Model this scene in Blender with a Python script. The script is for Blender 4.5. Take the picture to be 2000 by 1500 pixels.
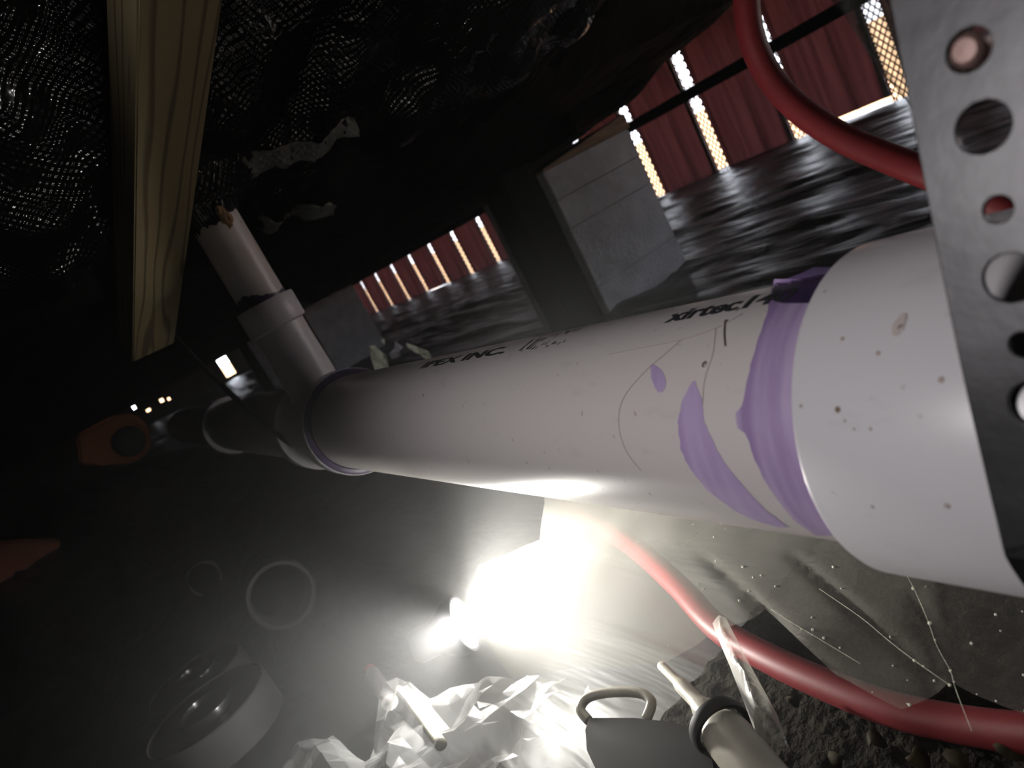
import bpy, bmesh, math, random
from mathutils import Vector, Matrix, noise
random.seed(7)
sc = bpy.context.scene
for o in list(bpy.data.objects): bpy.data.objects.remove(o)
COL = sc.collection

# ------------------------------------------------------------------ camera
F_PX = 1387.0
ROLL, PITCH, YAW = math.radians(28.0), math.radians(12.4912), math.radians(28.3126)
fwd = Vector((math.sin(YAW)*math.cos(PITCH), math.cos(YAW)*math.cos(PITCH), -math.sin(PITCH)))
rt = Vector((math.cos(YAW), -math.sin(YAW), 0)); upv = rt.cross(fwd)
IX = rt*math.cos(ROLL) - upv*math.sin(ROLL)          # picture right in the world
IY = -rt*math.sin(ROLL) - upv*math.cos(ROLL)         # picture down in the world
cam_d = bpy.data.cameras.new('camera'); cam = bpy.data.objects.new('camera', cam_d); COL.objects.link(cam)
cam.matrix_world = Matrix(((IX.x, -IY.x, -fwd.x, 0), (IX.y, -IY.y, -fwd.y, 0), (IX.z, -IY.z, -fwd.z, 0), (0, 0, 0, 1)))
cam_d.sensor_width = 36; cam_d.lens = 36*F_PX/2000; cam_d.clip_start = .01; cam_d.clip_end = 500
cam_d.dof.use_dof = True; cam_d.dof.focus_distance = .52; cam_d.dof.aperture_fstop = 11
sc.camera = cam
sc.cycles.max_bounces = 5; sc.cycles.diffuse_bounces = 2; sc.cycles.glossy_bounces = 3; sc.cycles.transmission_bounces = 5; sc.cycles.transparent_max_bounces = 10; sc.cycles.volume_bounces = 0; sc.cycles.use_adaptive_sampling = True; sc.cycles.adaptive_threshold = .05
# ------------------------------------------------------------------ world, sun, lights, exposure
w = bpy.data.worlds.new('sky'); sc.world = w; w.use_nodes = True
bg = w.node_tree.nodes['Background']; bg.inputs[0].default_value = (.86, .9, 1, 1); bg.inputs[1].default_value = 8.0
sd = bpy.data.lights.new('sun', 'SUN'); sd.energy = 8.0; sd.color = (1, .9, .76); sd.angle = .01
so = bpy.data.objects.new('sun', sd); COL.objects.link(so); so.rotation_euler = (math.radians(20), math.radians(-35), 0)
# added fill spot, out of view to the left of the camera
fd = bpy.data.lights.new('fill_light', 'SPOT'); fd.energy = 14.5; fd.color = (1, .95, .95); fd.spot_size = math.radians(98); fd.spot_blend = 1.0; fd.shadow_soft_size = .11
fo = bpy.data.objects.new('fill_light', fd); COL.objects.link(fo); fo.location = (-.55, .30, .20)
fo.rotation_euler = (Vector((.23, .03, -.04))-fo.location).to_track_quat('-Z', 'Y').to_euler()
vs = sc.view_settings; vs.view_transform = 'Standard'; vs.look = 'None'; vs.exposure = 0; vs.gamma = 1; vs.use_curve_mapping = False

# ------------------------------------------------------------------ pixel helpers (a ray met with a real surface)
def ray(x, y): return fwd*F_PX + IX*(x-1000) + IY*(y-750)
def atz(x, y, z): d = ray(x, y); return d*(z/d.z)
def aty(x, y, Y): d = ray(x, y); return d*(Y/d.y)
def atx(x, y, X): d = ray(x, y); return d*(X/d.x)
PX, PZ, PR, HR = .2415, -.1405, .05715, .0663        # main pipe axis, radius, hub radius
def atcyl(x, y, r):
    d = ray(x, y).normalized(); a = d.x**2+d.z**2; b = -2*(d.x*PX+d.z*PZ); c = PX*PX+PZ*PZ-r*r
    D = b*b-4*a*c
    t = (-b-math.sqrt(max(D, 0)))/(2*a); return d*t

# ------------------------------------------------------------------ mesh helpers
def link(name, me, mat=None, parent=None, loc=(0, 0, 0), smooth=False):
    o = bpy.data.objects.new(name, me); COL.objects.link(o); o.location = loc
    if mat: me.materials.append(mat)
    if smooth: me.polygons.foreach_set('use_smooth', [True]*len(me.polygons))
    if parent: o.parent = parent
    return o
def pydata(name, v, f, mat=None, parent=None, smooth=False):
    me = bpy.data.meshes.new(name); me.from_pydata([tuple(p) for p in v], [], f); me.update()
    return link(name, me, mat, parent, smooth=smooth)
def from_bm(name, bm, mat=None, parent=None, smooth=False):
    bmesh.ops.recalc_face_normals(bm, faces=bm.faces)
    me = bpy.data.meshes.new(name); bm.to_mesh(me); bm.free()
    return link(name, me, mat, parent, smooth=smooth)
def tag(o, label=None, cat=None, group=None, kind=None):
    if label: o['label'] = label
    if cat: o['category'] = cat
    if group: o['group'] = group
    if kind: o['kind'] = kind
    return o
def empty(name, loc=(0, 0, 0)):
    o = bpy.data.objects.new(name, None); COL.objects.link(o); o.location = loc; o.empty_display_size = .02; return o
def box_bm(a, b, bev=0, bm=None):
    bm = bm or bmesh.new(); r = bmesh.ops.create_cube(bm, size=1)
    for v in r['verts']:
        v.co = Vector([(a[i]+b[i])/2 + v.co[i]*(b[i]-a[i]) for i in range(3)])
    if bev: bmesh.ops.bevel(bm, geom=list({e for v in r['verts'] for e in v.link_edges}), offset=bev, segments=2, affect='EDGES')
    return bm
def box(name, a, b, mat, parent=None, bev=0): return from_bm(name, box_bm(a, b, bev), mat, parent)
def lathe(name, prof, mat, parent=None, origin=(0, 0, 0), axis=(0, 0, 1), n=64, smooth=True, closed=False):
    # profile of (radius, height) along axis
    q = Vector(axis).to_track_quat('Z', 'Y'); O = Vector(origin); v = []; f = []
    for (r, h) in prof:
        for i in range(n):
            a = 2*math.pi*i/n; v.append(O + q @ Vector((r*math.cos(a), r*math.sin(a), h)))
    m = len(prof)
    for j in range(m if closed else m-1):
        for i in range(n):
            j2 = (j+1) % m; f.append((j*n+i, j*n+(i+1) % n, j2*n+(i+1) % n, j2*n+i))
    o = pydata(name, v, f, mat, parent, smooth)
    if smooth:
        try: o.data.set_sharp_from_angle(angle=math.radians(35))
        except Exception: pass
    return o
def smooth_path(pts, n=8):
    P = [Vector(p) for p in pts]; out = []
    for i in range(len(P)-1):
        p0 = P[max(i-1, 0)]; p1 = P[i]; p2 = P[i+1]; p3 = P[min(i+2, len(P)-1)]
        for k in range(n):
            t = k/n
            out.append(.5*((2*p1)+(p2-p0)*t+(2*p0-5*p1+4*p2-p3)*t*t+(3*p1-p0-3*p2+p3)*t**3))
    out.append(P[-1]); return out
def tube(name, pts, r, mat, parent=None, n=12, sub=8, cap=True):
    P = smooth_path(pts, sub) if sub else [Vector(p) for p in pts]
    v = []; f = []; prev = None
    for i, p in enumerate(P):
        t = (P[min(i+1, len(P)-1)]-P[max(i-1, 0)]).normalized()
        if prev is None: a = t.orthogonal().normalized()
        else: a = (prev - t*prev.dot(t)).normalized()
        prev = a; b = t.cross(a)
        rr = r[min(i*len(r)//len(P), len(r)-1)] if isinstance(r, (list, tuple)) else r
        for k in range(n):
            g = 2*math.pi*k/n; v.append(p + a*math.cos(g)*rr + b*math.sin(g)*rr)
    for i in range(len(P)-1):
        for k in range(n): f.append((i*n+k, i*n+(k+1) % n, (i+1)*n+(k+1) % n, (i+1)*n+k))
    if cap: f.append(tuple(range(n-1, -1, -1))); f.append(tuple(range((len(P)-1)*n, len(P)*n)))
    return pydata(name, v, f, mat, parent, True)
def fbm(x, y, z=0, oct=4): return noise.fractal(Vector((x, y, z)), 1.0, 2.0, oct)
def lerp_table(tab, x):
    if x <= tab[0][0]: return tab[0][1]
    for (a, u), (b, v) in zip(tab, tab[1:]):
        if x <= b:
            t = (x-a)/(b-a); t = t*t*(3-2*t); return u+(v-u)*t
    return tab[-1][1]

# ------------------------------------------------------------------ materials
def new_mat(name):
    m = bpy.data.materials.new(name); m.use_nodes = True; nt = m.node_tree
    return m, nt, nt.nodes['Principled BSDF'], nt.nodes['Material Output']
def N(nt, t, **kw):
    n = nt.nodes.new(t)
    for k, v in kw.items():
        if k.startswith('i_'):
            key = k[2:]; n.inputs[int(key) if key.isdigit() else key.replace('_', ' ')].default_value = v
        else: setattr(n, k, v)
    return n
def pmat(name, col, rough=.5, metal=0, spec=.5, var=.0, vscale=8, bump=0, bscale=40, col2=None, stretch=(1, 1, 1), contrast=(.35, .65)):
    m, nt, b, out = new_mat(name); L = nt.links.new
    b.inputs['Base Color'].default_value = (*col, 1); b.inputs['Roughness'].default_value = rough
    b.inputs['Metallic'].default_value = metal; b.inputs['Specular IOR Level'].default_value = spec
    tc = N(nt, 'ShaderNodeTexCoord'); mp = N(nt, 'ShaderNodeMapping'); mp.inputs['Scale'].default_value = stretch; L(tc.outputs['Object'], mp.inputs[0])
    if var or col2:
        n = N(nt, 'ShaderNodeTexNoise', i_Scale=vscale, i_Detail=6.0); L(mp.outputs[0], n.inputs['Vector'])
        cr = N(nt, 'ShaderNodeValToRGB'); L(n.outputs['Fac'], cr.inputs[0])
        c2 = col2 or tuple(c*(1-var) for c in col)
        cr.color_ramp.elements[0].position, cr.color_ramp.elements[1].position = contrast
        cr.color_ramp.elements[0].color = (*c2, 1); cr.color_ramp.elements[1].color = (*col, 1)
        L(cr.outputs[0], b.inputs['Base Color'])
    if bump:
        n2 = N(nt, 'ShaderNodeTexNoise', i_Scale=bscale, i_Detail=5.0); L(mp.outputs[0], n2.inputs['Vector'])
        bp = N(nt, 'ShaderNodeBump', i_Strength=bump, i_Distance=.01); L(n2.outputs['Fac'], bp.inputs['Height']); L(bp.outputs[0], b.inputs['Normal'])
    return m
M = {}
# white plastic of the drain pipe: faint yellow smears and grey scuffs
def pvc(name, col, dirt):
    m, nt, b, out = new_mat(name); L = nt.links.new
    tc = N(nt, 'ShaderNodeTexCoord'); mp = N(nt, 'ShaderNodeMapping'); mp.inputs['Scale'].default_value = (1, .35, 1); L(tc.outputs['Object'], mp.inputs[0])
    n = N(nt, 'ShaderNodeTexNoise', i_Scale=60.0, i_Detail=8.0, i_Roughness=.65); L(mp.outputs[0], n.inputs['Vector'])
    cr = N(nt, 'ShaderNodeValToRGB'); L(n.outputs['Fac'], cr.inputs[0])
    e = cr.color_ramp.elements; e[0].position = .28; e[0].color = tuple(c*dirt for c in col)+(1,); e[1].position = .40; e[1].color = (*col, 1)
    n2 = N(nt, 'ShaderNodeTexNoise', i_Scale=170.0, i_Detail=2.0); L(tc.outputs['Object'], n2.inputs['Vector'])
    cr2 = N(nt, 'ShaderNodeValToRGB'); L(n2.outputs['Fac'], cr2.inputs[0])
    e = cr2.color_ramp.elements; e[0].position = .70; e[0].color = (1, 1, 1, 1); e[1].position = .80; e[1].color = (.55, .47, .42, 1)
    mx = N(nt, 'ShaderNodeMix', data_type='RGBA', blend_type='MULTIPLY'); mx.inputs[0].default_value = 1
    L(cr.outputs[0], mx.inputs[6]); L(cr2.outputs[0], mx.inputs[7]); L(mx.outputs[2], b.inputs['Base Color'])
    b.inputs['Roughness'].default_value = .33; b.inputs['Specular IOR Level'].default_value = .5
    n3 = N(nt, 'ShaderNodeTexNoise', i_Scale=25.0, i_Detail=3.0); L(mp.outputs[0], n3.inputs['Vector'])
    bp = N(nt, 'ShaderNodeBump', i_Strength=.08, i_Distance=.004); L(n3.outputs['Fac'], bp.inputs['Height']); L(bp.outputs[0], b.inputs['Normal'])
    return m
M['pvc'] = pvc('pvc_pipe', (.57, .535, .525), .86)
M['pvc_hub'] = pvc('pvc_fitting', (.60, .585, .61), .9)
M['purple'] = pmat('purple_primer', (.47, .37, .55), .4, col2=(.28, .19, .38), vscale=30, stretch=(.35, 3, .35))
M['purple_light'] = pmat('thin_purple_primer', (.50, .40, .60), .4, col2=(.36, .26, .47), vscale=30, stretch=(.35, 2.5, .35))
M['purple_dark'] = pmat('dark_purple_primer', (.06, .035, .10), .4, col2=(.03, .02, .05), vscale=60)
M['ink'] = pmat('black_print', (.03, .03, .035), .6)
M['dirt'] = pmat('brown_dirt', (.20, .14, .10), .8)
M['speck'] = pmat('speck', (.38, .31, .28), .7)
M['galv'] = pmat('galvanised_steel', (.075, .075, .078), .42, 1.0, var=.25, vscale=14, bump=.06, bscale=30)
M['bolt'] = pmat('copper_bolt', (.30, .19, .17), .5, .3)
M['block'] = pmat('concrete', (.54, .54, .57), .95, spec=.2, var=.2, vscale=14, bump=.5, bscale=90)
M['block_dark'] = pmat('black_steel_pier_shade', (.004, .004, .004), .8, spec=.08)  # steel of the chassis beam, also the shade painted beside the pier
M['shim'] = pmat('shim_wood', (.25, .15, .08), .7, var=.4, vscale=10, stretch=(1, 12, 12))
M['black'] = pmat('black_rubber', (.012, .012, .013), .45)
M['grey_black'] = pmat('dark_grey_metal', (.02, .02, .019), .6, spec=.15, var=.2, vscale=20)
M['red'] = pmat('red_tube', (.105, .010, .012), .5, spec=.25, var=.15, vscale=30)
M['rail'] = pmat('dark_rail', (.01, .01, .011), .8)
M['orange'] = pmat('orange_plastic', (.42, .13, .025), .55, var=.2, vscale=6)
M['brown_orange'] = pmat('brown_orange_plastic', (.30, .10, .045), .6, var=.25, vscale=6)
M['pale'] = pmat('pale_scrap', (.85, .90, .70), .5, var=.4, vscale=50)
M['pale_grey'] = pmat('grey_scrap', (.33, .32, .34), .5, var=.3, vscale=50)
M['tape_side'] = pmat('tape_roll_side', (.045, .043, .043), .5, spec=.2, var=.2, vscale=30)
M['tape_top'] = pmat('tape_roll_dark', (.012, .012, .013), .22)
M['outside'] = pmat('sunlit_earth', (.60, .34, .15), .95, var=.3, vscale=1.2)
M['leaf'] = pmat('dead_leaf', (.022, .016, .006), .8, spec=.1, var=.5, vscale=60)
M['cable'] = pmat('cable_black', (.02, .02, .02), .5)
M['sub'] = pmat('subfloor', (.05, .04, .03), .9)

def black_sheet(name, base, rough, weave, wr_scale, wr_str, stretch, spec=.5):
    m, nt, b, out = new_mat(name); L = nt.links.new
    b.inputs['Base Color'].default_value = (*base, 1); b.inputs['Roughness'].default_value = rough; b.inputs['Specular IOR Level'].default_value = spec
    tc = N(nt, 'ShaderNodeTexCoord'); mp = N(nt, 'ShaderNodeMapping'); mp.inputs['Scale'].default_value = stretch; L(tc.outputs['Object'], mp.inputs[0])
    n = N(nt, 'ShaderNodeTexNoise', i_Scale=wr_scale, i_Detail=4.0, i_Distortion=.6); L(mp.outputs[0], n.inputs['Vector'])
    bp = N(nt, 'ShaderNodeBump', i_Strength=wr_str, i_Distance=.03); L(n.outputs['Fac'], bp.inputs['Height'])
    last = bp
    if weave:
        sx = N(nt, 'ShaderNodeSeparateXYZ'); L(tc.outputs['Object'], sx.inputs[0])
        def sn(sock, k, ph=0):
            a = N(nt, 'ShaderNodeMath', operation='MULTIPLY'); a.inputs[1].default_value = k; L(sock, a.inputs[0])
            s = N(nt, 'ShaderNodeMath', operation='SINE'); L(a.outputs[0], s.inputs[0]); return s.outputs[0]
        k = 2*math.pi/weave
        mu = N(nt, 'ShaderNodeMath', operation='MULTIPLY'); L(sn(sx.outputs[0], k), mu.inputs[0]); L(sn(sx.outputs[1], k), mu.inputs[1])
        nz = N(nt, 'ShaderNodeTexNoise', i_Scale=26.0, i_Detail=3.0); L(tc.outputs['Object'], nz.inputs['Vector'])
        rg = N(nt, 'ShaderNodeMapRange'); L(nz.outputs['Fac'], rg.inputs[0]); rg.inputs[1].default_value = .35; rg.inputs[2].default_value = .7; rg.inputs[3].default_value = .15; rg.inputs[4].default_value = 1.6
        mv = N(nt, 'ShaderNodeMath', operation='MULTIPLY'); L(mu.outputs[0], mv.inputs[0]); L(rg.outputs[0], mv.inputs[1]); mu = mv
        b2 = N(nt, 'ShaderNodeBump', i_Strength=.6, i_Distance=.0016); L(mu.outputs[0], b2.inputs['Height']); L(bp.outputs[0], b2.inputs['Normal']); last = b2
    L(last.outputs[0], b.inputs['Normal'])
    return m
M['belly'] = black_sheet('woven_belly_wrap', (.005, .005, .005), .11, .0095, 6, 1.0, (1, 1, 1), .5)
M['belly_dull'] = black_sheet('dull_belly_wrap', (.006, .006, .006), .7, 0, 6, .8, (1, 1, 1), .06)
M['belly_tape'] = black_sheet('repair_tape', (.10, .105, .095), .42, .0095, 8, .3, (1, 1, 1))
M['ground'] = black_sheet('black_ground_sheet', (.032, .032, .032), .36, 0, 5, .5, (2.2, .5, 1))
M['soil'] = pmat('soil', (.010, .008, .005), .95, spec=.08, var=.6, vscale=60, bump=.8, bscale=120)

def wood_mat():
    m, nt, b, out = new_mat('pine_wood'); L = nt.links.new
    tc = N(nt, 'ShaderNodeTexCoord'); mp = N(nt, 'ShaderNodeMapping'); mp.inputs['Scale'].default_value = (1, .10, 1); L(tc.outputs['Object'], mp.inputs[0])
    n = N(nt, 'ShaderNodeTexNoise', i_Scale=14.0, i_Detail=2.0); L(mp.outputs[0], n.inputs['Vector'])
    ad = N(nt, 'ShaderNodeMix', data_type='RGBA', blend_type='LINEAR_LIGHT'); ad.inputs[0].default_value = .045
    L(mp.outputs[0], ad.inputs[6]); L(n.outputs['Color'], ad.inputs[7])
    wv = N(nt, 'ShaderNodeTexWave', wave_type='RINGS', rings_direction='Y', i_Scale=21.0, i_Distortion=1.2, i_Detail=2.0); L(ad.outputs[2], wv.inputs['Vector'])
    cr = N(nt, 'ShaderNodeValToRGB'); L(wv.outputs['Fac'], cr.inputs[0]); e = cr.color_ramp.elements
    e[0].position = .0; e[0].color = (.11, .08, .04, 1); e[1].position = .22; e[1].color = (.25, .20, .105, 1)
    L(cr.outputs[0], b.inputs['Base Color']); b.inputs['Roughness'].default_value = .75
    return m
M['wood'] = wood_mat()

def skirt_mat(name, col, trans):
    m, nt, b, out = new_mat(name); L = nt.links.new
    tc = N(nt, 'ShaderNodeTexCoord'); mp = N(nt, 'ShaderNodeMapping'); mp.inputs['Scale'].default_value = (1, 9, .5); L(tc.outputs['Object'], mp.inputs[0])
    n = N(nt, 'ShaderNodeTexNoise', i_Scale=3.0, i_Detail=4.0); L(mp.outputs[0], n.inputs['Vector'])
    cr = N(nt, 'ShaderNodeValToRGB'); L(n.outputs['Fac'], cr.inputs[0]); e = cr.color_ramp.elements
    e[0].position = .3; e[0].color = tuple(c*.6 for c in col)+(1,); e[1].position = .7; e[1].color = (*col, 1)
    L(cr.outputs[0], b.inputs['Base Color']); b.inputs['Roughness'].default_value = .5
    t = N(nt, 'ShaderNodeBsdfTranslucent'); L(cr.outputs[0], t.inputs[0])
    mx = N(nt, 'ShaderNodeMixShader'); mx.inputs[0].default_value = trans; L(b.outputs[0], mx.inputs[1]); L(t.outputs[0], mx.inputs[2]); L(mx.outputs[0], out.inputs[0])
    return m
M['skirt'] = skirt_mat('dark_red_vinyl', (.30, .165, .17), .42)
M['skirt_edge'] = skirt_mat('pale_panel_edge', (.50, .46, .48), .3)
M['lattice'] = pmat('vent_lattice', (.20, .12, .10), .6)

def film_mat(name, tcol, alpha, rough=.32, bumpy=.12, dif=.35):
    # thin clear polythene: mostly see-through, scatters part of the light, glossy
    m, nt, b, out = new_mat(name); L = nt.links.new; nt.nodes.remove(b)
    tr = N(nt, 'ShaderNodeBsdfTransparent'); tr.inputs[0].default_value = (.93, .93, .92, 1)
    tl = N(nt, 'ShaderNodeBsdfTranslucent'); tl.inputs[0].default_value = (*tcol, 1)
    df = N(nt, 'ShaderNodeBsdfDiffuse'); df.inputs[0].default_value = (*tcol, 1)
    gl = N(nt, 'ShaderNodeBsdfGlossy'); gl.inputs['Roughness'].default_value = rough; gl.inputs[0].default_value = (1, 1, 1, 1)
    tc = N(nt, 'ShaderNodeTexCoord')
    n = N(nt, 'ShaderNodeTexNoise', i_Scale=16.0, i_Detail=5.0, i_Distortion=.8); L(tc.outputs['Object'], n.inputs['Vector'])
    bp = N(nt, 'ShaderNodeBump', i_Strength=bumpy, i_Distance=.01); L(n.outputs['Fac'], bp.inputs['Height'])
    for s in (tl, df, gl): L(bp.outputs[0], s.inputs['Normal'])
    m1 = N(nt, 'ShaderNodeMixShader'); m1.inputs[0].default_value = dif; L(tl.outputs[0], m1.inputs[1]); L(df.outputs[0], m1.inputs[2])
    lw = N(nt, 'ShaderNodeLayerWeight', i_Blend=.35); L(bp.outputs[0], lw.inputs['Normal'])
    mr = N(nt, 'ShaderNodeMapRange'); L(lw.outputs['Facing'], mr.inputs[0]); mr.inputs[3].default_value = alpha; mr.inputs[4].default_value = min(1, alpha*3.2)
    m2 = N(nt, 'ShaderNodeMixShader'); L(mr.outputs[0], m2.inputs[0]); L(tr.outputs[0], m2.inputs[1]); L(m1.outputs[0], m2.inputs[2])
    lf = N(nt, 'ShaderNodeLayerWeight', i_Blend=.5); L(bp.outputs[0], lf.inputs['Normal'])
    pw = N(nt, 'ShaderNodeMath', operation='POWER'); pw.inputs[1].default_value = 4.0; L(lf.outputs['Facing'], pw.inputs[0])
    fr = N(nt, 'ShaderNodeMapRange'); L(pw.outputs[0], fr.inputs[0]); fr.inputs[3].default_value = .03; fr.inputs[4].default_value = .45
    m3 = N(nt, 'ShaderNodeMixShader'); L(fr.outputs[0], m3.inputs[0]); L(m2.outputs[0], m3.inputs[1]); L(gl.outputs[0], m3.inputs[2])
    L(m3.outputs[0], out.inputs[0]); return m
M['film'] = film_mat('clear_polythene', (.80, .77, .68), .13, .32, .05, .5)
M['film_crumple'] = film_mat('crumpled_clear_polythene', (.55, .55, .53), .12, .35, .1, .5)
M['drape'] = film_mat('grey_hanging_polythene', (.10, .11, .10), .6, .4)
def emit_mat(name, col, s):
    m, nt, b, out = new_mat(name); e = N(nt, 'ShaderNodeEmission'); e.inputs[0].default_value = (*col, 1); e.inputs[1].default_value = s
    nt.links.new(e.outputs[0], out.inputs[0]); return m
M['led'] = emit_mat('led_lens', (1, .98, .93), 60)

# ================================================================== THE SETTING
GZ = -.45
def ground_z(x, y):
    z = GZ
    z += .27*math.exp(-(((x+.25)/.8)**2+((y-3.7)/.9)**2))           # heap under the sheet, far left
    amp = .018 if y > 1.8 or x > 1.0 else .006
    z += amp*fbm(x*2.6, y*.8, 1.3) + .006*fbm(x*9, y*2.2, 4.1)
    if x > 1.0: z += .024*min(1, (x-1)/.3)*abs(fbm(x*6, y*1.0, 9.2))
    return z
def coords(segs):
    out = []
    for a, b, s in segs:
        n = max(1, round((b-a)/s)); out += [a+(b-a)*i/n for i in range(n)]
    return out+[segs[-1][1]]
def height_grid(name, xs, ys, fn, mat, smooth=True):
    v = [(x, y, fn(x, y)) for y in ys for x in xs]; nx = len(xs)
    f = [(j*nx+i, j*nx+i+1, (j+1)*nx+i+1, (j+1)*nx+i) for j in range(len(ys)-1) for i in range(nx-1)]
    return pydata(name, v, f, mat, None, smooth)
fl = height_grid('floor', coords([(-2.6, -.6, .12), (-.6, .8, .02), (.8, 4.0, .03)]), coords([(-2, 0, .15), (0, 2, .025), (2, 5, .05), (5, 17, .2)]), ground_z, M['ground'])
tag(fl, 'wrinkled black plastic sheet covering the crawlspace ground', kind='structure')
# black belly wrap overhead
T0 = [(-2, .47), (0, .43), (.3, .37), (.56, .287), (.86, .200), (.95, .166), (1.3, .135), (2, .11), (3, .07), (5, .04), (17, .04)]
T2 = [(-2, .47), (0, .45), (1, .40), (1.22, .37), (1.36, .215), (1.7, .187), (2, .127), (2.93, .068), (5.2, .035), (17, .035)]
def belly_z(x, y):
    t = min(max((x-.6)/1.2, 0), 1); t = t*t*(3-2*t)
    z = lerp_table(T0, y)*(1-t)+lerp_table(T2, y)*t
    a = (.034 if y < 1.2 else .010)
    g_ = 1-math.exp(-(((x-PX)/.09)**2+((y-.93)/.09)**2))
    a *= g_
    z += a*(abs(fbm(x*5+y*2.2, y*1.6-x*.8, 2.2))-.25) + a*.55*fbm(x*16+y*5, y*9-x*4, 7.7)
    z -= .006*math.exp(-(((x-PX)/.06)**2+((y-.93)/.06)**2))*(1+.8*fbm(x*60, y*60, 5))
    if x > 2.05: s = min((x-2.05)/.12, 1); z += (.455-z)*s*s*(3-2*s)
    return min(z, .458)
be = height_grid('ceiling', coords([(-2.6, -.8, .1), (-.8, 1.0, .018), (1.0, 2.3, .03), (2.3, 4.0, .3)]), coords([(-2, 0, .12), (0, 2, .018), (2, 6, .06), (6, 17, .4)]), belly_z, M['belly'])
tag(be, 'sagging black woven belly wrap overhead', kind='structure')
be.data.materials.append(M['belly_dull'])                 # duller copy farther in, to mute the vent reflections
for p_ in be.data.polygons:
    c_ = p_.center
    if c_.y > 1.02+.10*fbm(c_.x*3, 0, 1) or c_.x > .95+.15*fbm(c_.y*3, 2, 1): p_.material_index = 1
tag(box('subfloor', (-2.7, -2.1, .462), (4.4, 17.2, .60), M['sub']), 'dark floor deck above the belly wrap', kind='structure')
for nm, a, b in (('wall_left', (-2.66, -2, -.6), (-2.6, 17, .47)), ('wall_back', (-2.6, -2.06, -.6), (4.0, -2.0, .47))):
    tag(box(nm, a, b, M['rail']), kind='structure')
# strips of repair tape stuck on the wrap
def belly_hit(x, y):
    d = ray(x, y).normalized(); t = .1
    while t < 5:
        p = d*t
        if p.z >= belly_z(p.x, p.y): return p
        t += .002
    return d*2
def belly_strip(quad, n, m):
    A, B, C_, D = [belly_hit(*q) for q in quad]; v = []; f = []
    for j in range(m+1):
        for i in range(n+1):
            s, t = i/n, j/m; p = (A*(1-s)+B*s)*(1-t)+(D*(1-s)+C_*s)*t
            e = .004*fbm(p.x*40, p.y*40, 3.0) if (i in (0, n) or j in (0, m)) else 0
            v.append((p.x+e, p.y+e, belly_z(p.x, p.y)-.0022))
    for j in range(m):
        for i in range(n): k = j*(n+1)+i; f.append((k, k+n+1, k+n+2, k+1))
    return v, f
for quad in (((425, 335), (690, 225), (700, 262), (450, 372)), ((505, 412), (655, 398), (650, 418), (495, 440))):
    v, f = belly_strip(quad, 30, 6); o = pydata('tape_strip', v, f, M['belly_tape'], be, True)
    md = o.modifiers.new('thickness', 'SOLIDIFY'); md.thickness = .0008; md.offset = -1

# torn edge of the wrap hanging round the branch pipe
v = []; f = []; n = 72; cx_, cy_ = PX, .935
for i in range(n):
    a = 2*math.pi*i/n; near = .5-.5*math.cos(a-math.radians(225)+math.pi)     # 1 on the side towards the camera and left
    jag = abs(fbm(a*5, 2.0, 1.0))*.012+abs(fbm(a*7, 5.0, 3.0))*.006
    zl = .163-.014*near-jag
    for k, (rr, zz) in enumerate(((.075, None), (.050, .171), (.038, .167), (.0335, zl))):
        x, y = cx_+rr*math.cos(a), cy_+rr*math.sin(a); v.append((x, y, belly_z(x, y)-.001 if zz is None else zz))
for i in range(n):
    j = (i+1) % n
    for k in range(3): f.append((i*4+k, i*4+k+1, j*4+k+1, j*4+k))
pydata('torn_edge', v, f, M['belly'], be, True)
tp = aty(441, 424, .893); bm = bmesh.new(); bmesh.ops.create_icosphere(bm, subdivisions=3, radius=.009)
for q in bm.verts: q.co = tp+Vector((q.co.x*.7, q.co.y*.4, q.co.z*1.4))*(1+.5*fbm(q.co.x*300, q.co.y*300, q.co.z*300))
tag(from_bm('insulation_tuft', bm, pmat('tan_insulation', (.30, .19, .10), .9), be), 'tan insulation')

# ------------------------------------------------------------------ skirting on the right
WX, WB, WT = 3.95, -.47, .46
wr = empty('wall_right', (0, 0, 0)); tag(wr, 'dark red skirting panels with glowing lattice vents', kind='structure')
PITCHY, Y0, VW = .607, 2.06, .10
def panel_mesh(width):
    # folded panel: flat with two shallow vertical ribs
    prof = [(0, 0), (0, .014), (.025, .014), (.03, 0), (width*.33, 0), (width*.35, .012), (width*.39, .012), (width*.41, 0), (width*.68, 0), (width*.70, .012), (width*.74, .012), (width*.76, 0), (width-.03, 0), (width-.025, .014), (width, .014), (width, 0)]
    v = []; f = []
    for t in (0, .003):
        for z in (WB, WT):
            for (yy, dx) in prof: v.append((-dx+t, yy, z))
    n = len(prof)
    for i in range(n-1):
        f.append((i, i+1, n+i+1, n+i)); f.append((2*n+i+1, 2*n+i, 3*n+i, 3*n+i+1))
        f.append((n+i, n+i+1, 3*n+i+1, 3*n+i)); f.append((i+1, i, 2*n+i, 2*n+i+1))
    f.append((0, n, 3*n, 2*n)); f.append((n-1, 2*n+n-1, 3*n+n-1, n+n-1))
    me = bpy.data.meshes.new('skirting_panel'); me.from_pydata(v, [], f); me.update(); me.materials.append(M['skirt']); return me
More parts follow.
